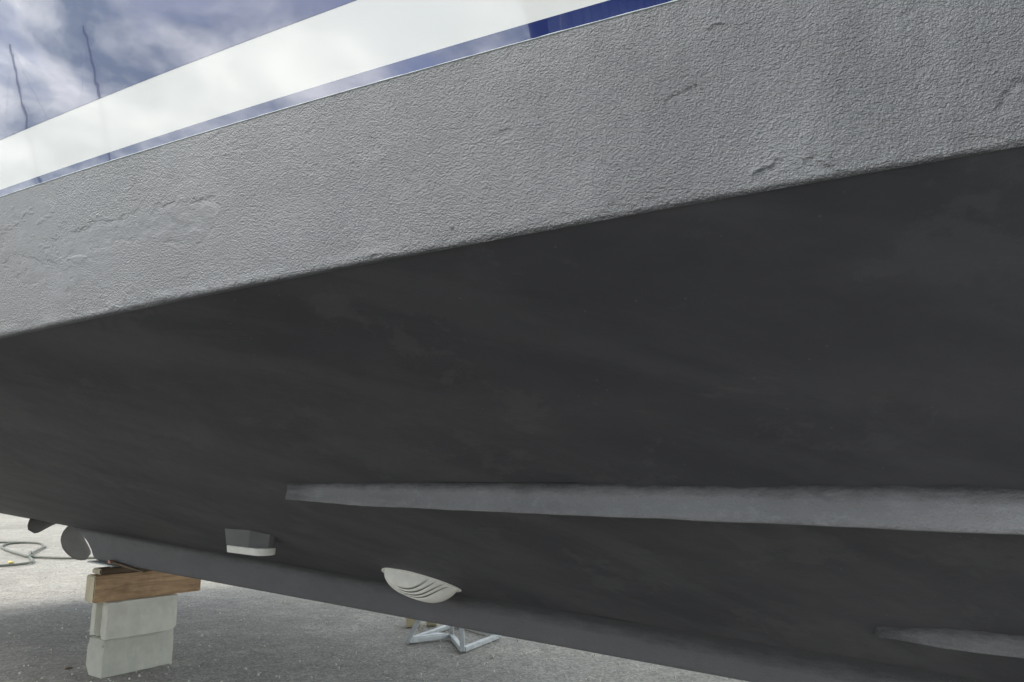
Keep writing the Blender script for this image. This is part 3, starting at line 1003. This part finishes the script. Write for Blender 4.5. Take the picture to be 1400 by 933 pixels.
def box_obj(name, label, cat, s0, s1, w0, w1, z0, z1, mat, bev=.004, yaw=0.0, wob=.002, endmat=None, group=None):
    bm = bmesh.new()
    dx, dy, dz = s1 - s0, w1 - w0, z1 - z0
    add_box(bm, (0, 0, dz / 2), (dx, dy, dz))
    bmesh.ops.bevel(bm, geom=bm.edges[:], offset=bev, segments=2, affect='EDGES')
    cuts = [e for e in bm.edges if e.calc_length() > .08]
    bmesh.ops.subdivide_edges(bm, edges=cuts, cuts=7, use_grid_fill=True)
    from mathutils import noise as mn
    for v in bm.verts:
        k = mn.noise(v.co * 9 + Vector((s0 * 3, w0 * 5, z0 * 7)))
        if .1 * dz < v.co.z < .9 * dz or v.co.z > .9 * dz: v.co.z += k * wob * (0 if v.co.z < .01 else .5)
        v.co.x += mn.noise(v.co * 14 + Vector((3, 3, 3))) * wob
    o = bm_obj(name, bm, mat, None, True)
    if endmat is not None:
        o.data.materials.append(endmat)
        for p in o.data.polygons:
            if abs(p.normal.y) > .8: p.material_index = 1
    o.data.set_sharp_from_angle(angle=R(30))
    c = W((s0 + s1) / 2, (w0 + w1) / 2, z0)
    o.location = c; o.rotation_euler = (0, 0, BROT + yaw)
    tag(o, label, cat, group)
    return o
box_obj('timber_beam', 'thick weathered brown timber beam lying across the two concrete blocks', 'timber beam', 4.435, 4.555, -.415, .187, .3885, .5295, TIMB, .005, endmat=TEND)
box_obj('support_plank', 'short dark brown plank on top of the timber beam under the keel', 'plank', 4.47, 4.585, -.22, .150, .5305, .5605, PLK, .006, endmat=TEND)
box_obj('packing_board', 'thin white packing board between dark plank and keel end', 'board', 4.52, 4.88, -.06, .070, .5610, .5690, EDGE, .001, wob=.0005)
def make_shim():
    A, B = W(4.60, .050, .584), W(4.16, .046, .5625)
    d = (B - A); L = d.length
    root = empty('wedge', A, 0)
    root.rotation_euler = d.to_track_quat('X', 'Z').to_euler()
    tag(root, 'thin dark wooden wedge with a pinkish painted end wedged beside the keel', 'wedge')
    bm = bmesh.new()
    for q in add_box(bm, (L / 2 + .02, 0, 0), (L - .04, .022, .015)):
        if q.co.x > L / 2: q.co.z *= .45; q.co.y *= .8
    bm_obj('wedge_body', bm, PLK, root, False, .0015)
    bm = bmesh.new(); add_box(bm, (.008, 0, 0), (.031, .024, .017))
    bm_obj('painted_end', bm, mat_plain('salmon_paint', (.58, .30, .22), .6), root, False, .002)
make_shim()

# ------------------------------------------------------------------ boat stand on the far side
def make_stand():
    ring = [(-.68, 5.04), (-.405, 5.20), (-.304, 4.80), (-.085, 5.21), (-.40, 5.62)]
    root = empty('boat_stand', (-.37, 5.16, 0))
    o = Vector(root.location)
    tag(root, 'galvanised steel boat stand with angled base frame on the asphalt behind the keel', 'boat stand')
    P = [Vector((*p, .016)) - o for p in ring]
    apex = Vector((-.36, 5.12, .62)) - o
    for i in range(5):
        bm = bmesh.new(); a, b = P[i], P[(i + 1) % 5]
        e = (b - a).normalized() * .018
        add_tube(bm, [a + e, b - e], .020, 4)
        bm_obj('base_tube', bm, GALV, root, False, .003)
    for i, p in enumerate(P):
        bm = bmesh.new()
        add_tube(bm, [p - Vector((0, 0, .014)), apex + (p - apex).normalized() * .06], .021 if i != 1 else .015, 4)
        bm_obj('leg', bm, GALV, root, False, .003)
    bm = bmesh.new()
    vs = [bm.verts.new(v + Vector((0, 0, .014))) for v in (P[0].lerp(P[1], .12), P[0].lerp(P[1], .9), P[0].lerp(P[4], .32).lerp(P[1], .45))]
    f = bm.faces.new(vs)
    ex = bmesh.ops.extrude_face_region(bm, geom=[f])
    for v in [g for g in ex['geom'] if isinstance(g, bmesh.types.BMVert)]: v.co.z += .006
    bm_obj('gusset_plate', bm, GALV, root)
    bm = bmesh.new()
    add_tube(bm, [apex - Vector((0, 0, .08)), apex + Vector((0, 0, .02))], .032, 14)
    bm_obj('collar', bm, GALV, root, True)
    pad_w = W(3.55, -1.42, float(fhk(3.55) + (fhc(3.55) - fhk(3.55)) / fb(3.55) * 1.42) - .035)
    pw = Vector(pad_w) - o
    bm = bmesh.new(); add_tube(bm, [apex, pw], .016, 10)
    bm_obj('screw_post', bm, GALV, root, True)
    bm = bmesh.new()
    n = (B2W.to_3x3() @ Vector((0, -(float((fhc(3.55) - fhk(3.55)) / fb(3.55))), -1))).normalized()
    rot = n.to_track_quat('Z', 'Y').to_matrix()
    add_box(bm, pw + Vector((0, 0, .01)), (.26, .26, .035), rot)
    bm_obj('pad', bm, PLK, root, False, .004)
    # struts across
    bm = bmesh.new()
    add_tube(bm, [P[0].lerp(apex, .45), P[3].lerp(apex, .45)], .011, 6)
    bm_obj('brace', bm, GALV, root, True)
make_stand()

def wood_block(x, y, dx, dy, dz, yaw, label):
    bm = bmesh.new(); add_box(bm, (0, 0, dz / 2), (dx, dy, dz))
    o = bm_obj('wood_block', bm, BEIGE, None, False, .006, 2)
    o.location = (x, y, .001); o.rotation_euler = (0, 0, yaw)
    tag(o, label, 'wood block', 'wood blocks behind the boat stand')
wood_block(-.715, 5.61, .10, .10, .15, .25, 'small beige wood block left of the other, just behind the boat stand leg')
wood_block(-.585, 5.66, .075, .10, .14, .1, 'small beige wood block framed between the legs of the boat stand')

# ------------------------------------------------------------------ hose
def make_hose():
    path = [(-4.0, 10.3), (-4.7, 10.05), (-5.366, 9.944), (-5.769, 9.902), (-6.105, 9.987), (-6.371, 10.09), (-6.66, 10.36), (-7.13, 10.83), (-7.62, 11.40), (-7.86, 11.86), (-7.85, 12.08), (-7.65, 12.14), (-7.4, 11.98), (-7.20, 11.72),
            (-7.02, 11.46), (-6.80, 10.95), (-6.56, 10.42), (-6.30, 10.0), (-6.05, 9.66), (-5.92, 9.42), (-5.92, 9.22), (-6.05, 9.08), (-6.3, 9.0), (-7.0, 8.95), (-8.6, 9.1)]
    P = [(x, y, .016) for x, y in path]
    q = catmull(P, 8)
    for k, p in enumerate(q):
        if math.hypot(p.x + 6.45, p.y - 10.2) < .25 and k > len(q) // 2: p.z = .043
    bm = bmesh.new(); add_tube(bm, q, .0155, 8)
    o = bm_obj('hose', bm, HOSE, None, True)
    tag(o, 'dark rubber hose looped on the bright asphalt beyond the keel end', 'hose')
    P = [(-7.75, 12.16, .016), (-8.1, 12.2, .016), (-9.0, 12.1, .016), (-11, 12.4, .016)]
    bm = bmesh.new(); add_tube(bm, catmull(P, 8), .0155, 8)
    o = bm_obj('hose', bm, HOSE, None, True)
    tag(o, 'short dark hose end running out of frame behind the looped hose', 'hose')
make_hose()

# ------------------------------------------------------------------ small stones and grit
def make_chips():
    bm = bmesh.new()
    for k in range(3600):
        z = 3.2 + 10 * rnd.random() ** 1.4
        x = -z * .72 + rnd.random() * z * 1.15
        r = .0024 + .0062 * rnd.random() ** 3
        if rnd.random() < .02: r *= 1.9
        m = Matrix.Translation((x, z, r * .3)) @ Euler((rnd.random() * 6, rnd.random() * 6, rnd.random() * 6)).to_matrix().to_4x4() @ Matrix.Diagonal((r * 1.4, r, r * .7, 1))
        bmesh.ops.create_icosphere(bm, subdivisions=1, radius=1.0, matrix=m)
    o = bm_obj('gravel_chips', bm, mat_plain('pale_stone', (.64, .63, .57), .9, var=.35, scale=5), None)
    tag(o, 'pale grit and stone chips scattered over the asphalt', 'grit', kind='stuff')
make_chips()
def pebble(x, y, r, mat, name, label, cat, seed):
    bm = bmesh.new()
    bmesh.ops.create_icosphere(bm, subdivisions=3, radius=1.0)
    from mathutils import noise as mn
    for v in bm.verts:
        k = 1 + .35 * mn.noise(v.co * 1.3 + Vector((seed, 0, 0)))
        v.co = Vector((v.co.x * r * 1.6, v.co.y * r, max(v.co.z, -.5) * r * .6)) * k
    o = bm_obj(name, bm, mat, None, True)
    o.location = (x, y, r * .25); o.rotation_euler = (0, 0, seed)
    tag(o, label, cat)
pebble(-2.49, 4.41, .013, PLK, 'stone', 'small dark stone on the asphalt left of the lower concrete block', 'stone', 1.1)
pebble(-6.21, 9.50, .03, mat_plain('dry_leaf', (.62, .52, .18), .7), 'leaf', 'small yellow dry leaf lying inside the hose bend', 'leaf', 2.7)

# ------------------------------------------------------------------ things mirrored in the glossy hull
def sail_boat(x, y, yaw, mast_h, label, hullc):
    root = empty('sailing_yacht', (x, y, 0), yaw)
    tag(root, label, 'sailing yacht', 'sailing yachts ashore mirrored in the topsides')
    n = 26
    V = []
    for v in np.linspace(0, 1, 12):
        row = []
        for u in np.linspace(-1, 1, n):
            half = 1.45 * (1 - abs(u) ** 2.6) if u > 0 else 1.45 * (1 - .35 * abs(u) ** 2)
            half = max(half, .02)
            prof = math.sin(v * math.pi / 2) ** .55
            row.append((u * 4.8, half * prof, 1.35 + 1.15 * v ** 1.3 + .12 * u * u))
        V.append(row)
    V = np.array(V); V2 = V.copy(); V2[..., 1] *= -1
    hm = mat_gelcoat('yacht_hull', hullc, .2)
    grid_mesh('hull', np.concatenate([V2[::-1], V[1:]], 0), hm, root)
    dk = np.array([[(V[-1, j, 0], V[-1, j, 1] * k, V[-1, j, 2] + .06 * (1 - k * k)) for j in range(n)] for k in np.linspace(-1, 1, 7)])
    grid_mesh('deck', dk, WHITE, root)
    bm = bmesh.new()
    for q in add_box(bm, (.2, 0, 2.8), (3.6, 1.7, .55)):
        if q.co.z > 2.8: q.co.y *= .7; q.co.x = q.co.x * .8
    bm_obj('cabin', bm, WHITE, root, False, .08, 3)
    bm = bmesh.new()
    for q in add_box(bm, (0.2, 0, .85), (1.5, .16, 1.5)):
        if q.co.z < .8: q.co.x = q.co.x * .75 - .1
    bm_obj('fin_keel', bm, A_BOT, root, False, .04)
    bm = bmesh.new(); add_tube(bm, [(.6, 0, 2.6), (.6, 0, mast_h)], [.075, .055], 10)
    bm_obj('mast', bm, PROPD, root, True)
    bm = bmesh.new(); add_tube(bm, [(.6, 0, 4.1), (-3.4, 0, 4.2)], .07, 8)
    bm_obj('boom', bm, PROPD, root, True)
    bm = bmesh.new(); add_tube(bm, [(.6, -.9, mast_h * .62), (.6, .9, mast_h * .62)], .03, 6)
    bm_obj('spreader', bm, GALV, root, True)
    for p in ((4.7, 0), (-4.7, 0), (.4, 1.35), (.4, -1.35)):
        bm = bmesh.new(); add_tube(bm, [(p[0], p[1], 2.6), (.6, 0, mast_h - .1)], .008, 5, False)
        bm_obj('stay', bm, GALV, root)
    bm = bmesh.new()
    for sx in (-1.8, 1.8):
        for sy in (-1, 1):
            add_tube(bm, [(sx, sy * 1.7, 0), (sx, sy * .9, 1.75)], .04, 6)
        add_tube(bm, [(sx, -1.7, .04), (sx, 1.7, .04)], .04, 6)
    add_tube(bm, [(-1.8, 0, .05), (1.8, 0, .05)], .05, 6)
    bm_obj('cradle', bm, GALV, root, True)
def pol(az, d, o=(-1.2, 1.5)): return o[0] + math.sin(R(az)) * d, o[1] + math.cos(R(az)) * d
x, y = pol(-97.5, 38); sail_boat(x, y, R(70), 15.2, 'sailing yacht on a cradle whose mast mirrors leftmost in the blue topside', (.75, .76, .75))
x, y = pol(-103.2, 40); sail_boat(x, y, R(80), 17.2, 'sailing yacht on a cradle whose mast mirrors right of the other in the blue topside', (.06, .09, .2))

BARK = mat_plain('bark', (.10, .075, .055), .95, var=.3, bump=.01, bscale=20)
LEAF = mat_plain('foliage', (.055, .085, .03), .7, var=.45, scale=1.2)
def make_tree(x, y, h, rad, seed, label):
    rr = random.Random(seed)
    root = empty('tree', (x, y, 0)); tag(root, label, 'tree', 'trees behind the yard mirrored in the boot stripe')
    bm = bmesh.new()
    add_tube(bm, [(0, 0, 0), (.1, .05, h * .3), (.05, -.1, h * .65), (0, 0, h * .9)], [.32, .24, .14, .03], 9)
    for k in range(9):
        a = rr.random() * 6.28; z0 = h * (.28 + .06 * k)
        add_tube(bm, [(0, 0, z0), (math.cos(a) * rad * .4, math.sin(a) * rad * .4, z0 + h * .09), (math.cos(a) * rad * .75, math.sin(a) * rad * .75, z0 + h * .2)], [.1, .06, .02], 6)
    bm_obj('trunk', bm, BARK, root, True)
    n = 5200
    vs, fs = [], []
    clumps = []
    for k in range(34):
        a = rr.random() * 6.28; v = rr.random(); rz = math.sin(math.pi * min(1, .12 + v * .86)) ** .7
        clumps.append((math.cos(a) * rad * rz * rr.uniform(.35, 1), math.sin(a) * rad * rz * rr.uniform(.35, 1), h * (.3 + .66 * v), rr.uniform(.7, 1.5)))
    for k in range(n):
        c = clumps[rr.randrange(len(clumps))]
        d = Vector((rr.gauss(0, 1), rr.gauss(0, 1), rr.gauss(0, .7))).normalized() * c[3] * rr.random() ** .4
        p = Vector(c[:3]) + d
        a = Vector((rr.gauss(0, 1), rr.gauss(0, 1), rr.gauss(0, 1))).normalized(); b = a.orthogonal().normalized()
        s = rr.uniform(.09, .2)
        i = len(vs)
        vs += [p - a * s, p + b * s * .55, p + a * s, p - b * s * .55]; fs.append((i, i + 1, i + 2, i + 3))
    me = bpy.data.meshes.new('crown'); me.from_pydata(vs, [], fs)
    link('crown', me, LEAF, root)
for k, (az, d, h, rad, lb) in enumerate([(-130, 27, 9.0, 2.2, 'slender young tree at the left end of the mirrored tree row'), (-137, 25, 10.5, 3.0, 'broad green tree second in the mirrored row'),
                                     (-147, 23, 13.0, 3.4, 'tallest dark tree of the mirrored row'), (-155, 25, 12.0, 3.2, 'round leafy tree right of the tallest in the row'),
                                     (-164, 24, 12.0, 3.4, 'broad tree past the round leafy one in the row')]):
    x, y = pol(az, d, (.3, .9)); make_tree(x, y, h, rad, 40 + k, lb)

# ------------------------------------------------------------------ unseen boat shed added behind the photographer (mirrored in the boot stripe, darkens the bow end)
def make_added_shed():
    # boat frame: front wall along w = 7.2, from s = 0.9 forward
    WF, S0, NP, PW, H = 7.2, 0.55, 11, 1.0, 4.7
    root = empty('added_shed', W(S0, WF, 0), BROT)
    tag(root, 'ribbed metal boat shed added out of view, mirrored at the right end of the blue boot stripe', 'shed')
    CL_ = mat_plain('added_shed_cladding', (.27, .31, .37), .6, var=.12, scale=2)
    RF = mat_plain('added_shed_roof', (.16, .16, .16), .7, var=.15, scale=2)
    GL = mat_gelcoat('window_glass', (.03, .035, .04), .5, 1.5)
    def panel():
        rows = []
        xs, ys = [], []
        for k in range(5):
            x = k * PW / 5
            xs += [x, x + .09, x + .11, x + .17, x + .19]; ys += [0, 0, -.03, -.03, 0]
        xs.append(PW - .004); ys.append(0)
        return np.array([[(-x, y, z) for x, y in zip(xs, ys)] for z in (0.02, H / 2, H)])
    first = None
    for i in range(NP):
        if i in (3, 4, 5): continue
        if first is None:
            o = first = grid_mesh('wall_panel', panel(), CL_, root, False)
        else:
            o = first.copy(); col.objects.link(o); o.parent = root
        o.location = (-i * PW, 0, 0)
    # sliding door of boards, closed
    for k in range(12):
        if k == 0:
            bm = bmesh.new(); add_box(bm, (0, 0, 1.9), (.245, .05, 3.75)); d0 = o = bm_obj('door_board', bm, RF, root, False, .006)
        else:
            o = d0.copy(); col.objects.link(o); o.parent = root
        o.location = (-3.125 - k * .25, -.05, 0)
    bm = bmesh.new(); add_box(bm, (-4.5, .02, 4.25), (3.0, .04, .9)); bm_obj('lintel_panel', bm, CL_, root)
    bm = bmesh.new(); add_box(bm, (-4.5, -.09, 3.82), (3.3, .06, .10)); bm_obj('door_rail', bm, GALV, root)
    bm = bmesh.new(); add_tube(bm, [(-4.3, -.12, 1.1), (-4.3, -.12, 1.45)], .015, 8); bm_obj('door_handle', bm, GALV, root, True)
    for x in (-1.5, -8.0):
        bm = bmesh.new()
        for c, dd in (((x, -.05, 2.45), (1.3, .06, .07)), ((x, -.05, 1.35), (1.3, .06, .07)), ((x - .62, -.05, 1.9), (.07, .06, 1.03)), ((x + .62, -.05, 1.9), (.07, .06, 1.03))): add_box(bm, c, dd)
        f = bm_obj('window', bm, WHITE, root)
        bm = bmesh.new(); add_box(bm, (x, -.04, 1.9), (1.17, .02, 1.03)); bm_obj('pane', bm, GL, f)
    L = NP * PW
    for x in (0.02, -L - .02):
        bm = bmesh.new(); add_box(bm, (x, 4.0, H / 2), (.05, 7.95, H)); bm_obj('side_wall', bm, CL_, root)
    bm = bmesh.new(); add_box(bm, (-L / 2, 8.02, H / 2), (L, .05, H)); bm_obj('back_wall', bm, CL_, root)
    bm = bmesh.new()
    P = [(.35, -.4, H + .0), (.35, 4, H + 1.2), (.35, 8.4, H + .0)]
    A = [bm.verts.new(p) for p in P]; B = [bm.verts.new((-L - .35, p[1], p[2])) for p in P]
    A2 = [bm.verts.new((p[0], p[1], p[2] + .08)) for p in P]; B2 = [bm.verts.new((-L - .35, p[1], p[2] + .08)) for p in P]
    for i in (0, 1):
        bm.faces.new((A[i], A[i + 1], B[i + 1], B[i])); bm.faces.new((A2[i], B2[i], B2[i + 1], A2[i + 1]))
        bm.faces.new((A[i], A2[i], A2[i + 1], A[i + 1])); bm.faces.new((B[i], B[i + 1], B2[i + 1], B2[i]))
    bm.faces.new((A[0], B[0], B2[0], A2[0])); bm.faces.new((A[2], A2[2], B2[2], B[2]))
    bm_obj('roof', bm, RF, root)
    for x in (.02, -L - .02):
        bm = bmesh.new(); v = [bm.verts.new(q) for q in ((x, 0, H + .001), (x, 8, H + .001), (x, 4, H + 1.08))]; bm.faces.new(v); bm_obj('gable', bm, CL_, root)
    bm = bmesh.new(); add_tube(bm, [(.3, -.46, H + .02), (-L - .3, -.46, H + .02)], .06, 8); bm_obj('gutter', bm, GALV, root, True)
    bm = bmesh.new(); add_tube(bm, [(-.1, -.1, .05), (-.1, -.1, H - .05), (-.1, -.44, H)], .04, 8); bm_obj('downpipe', bm, GALV, root, True)
make_added_shed()
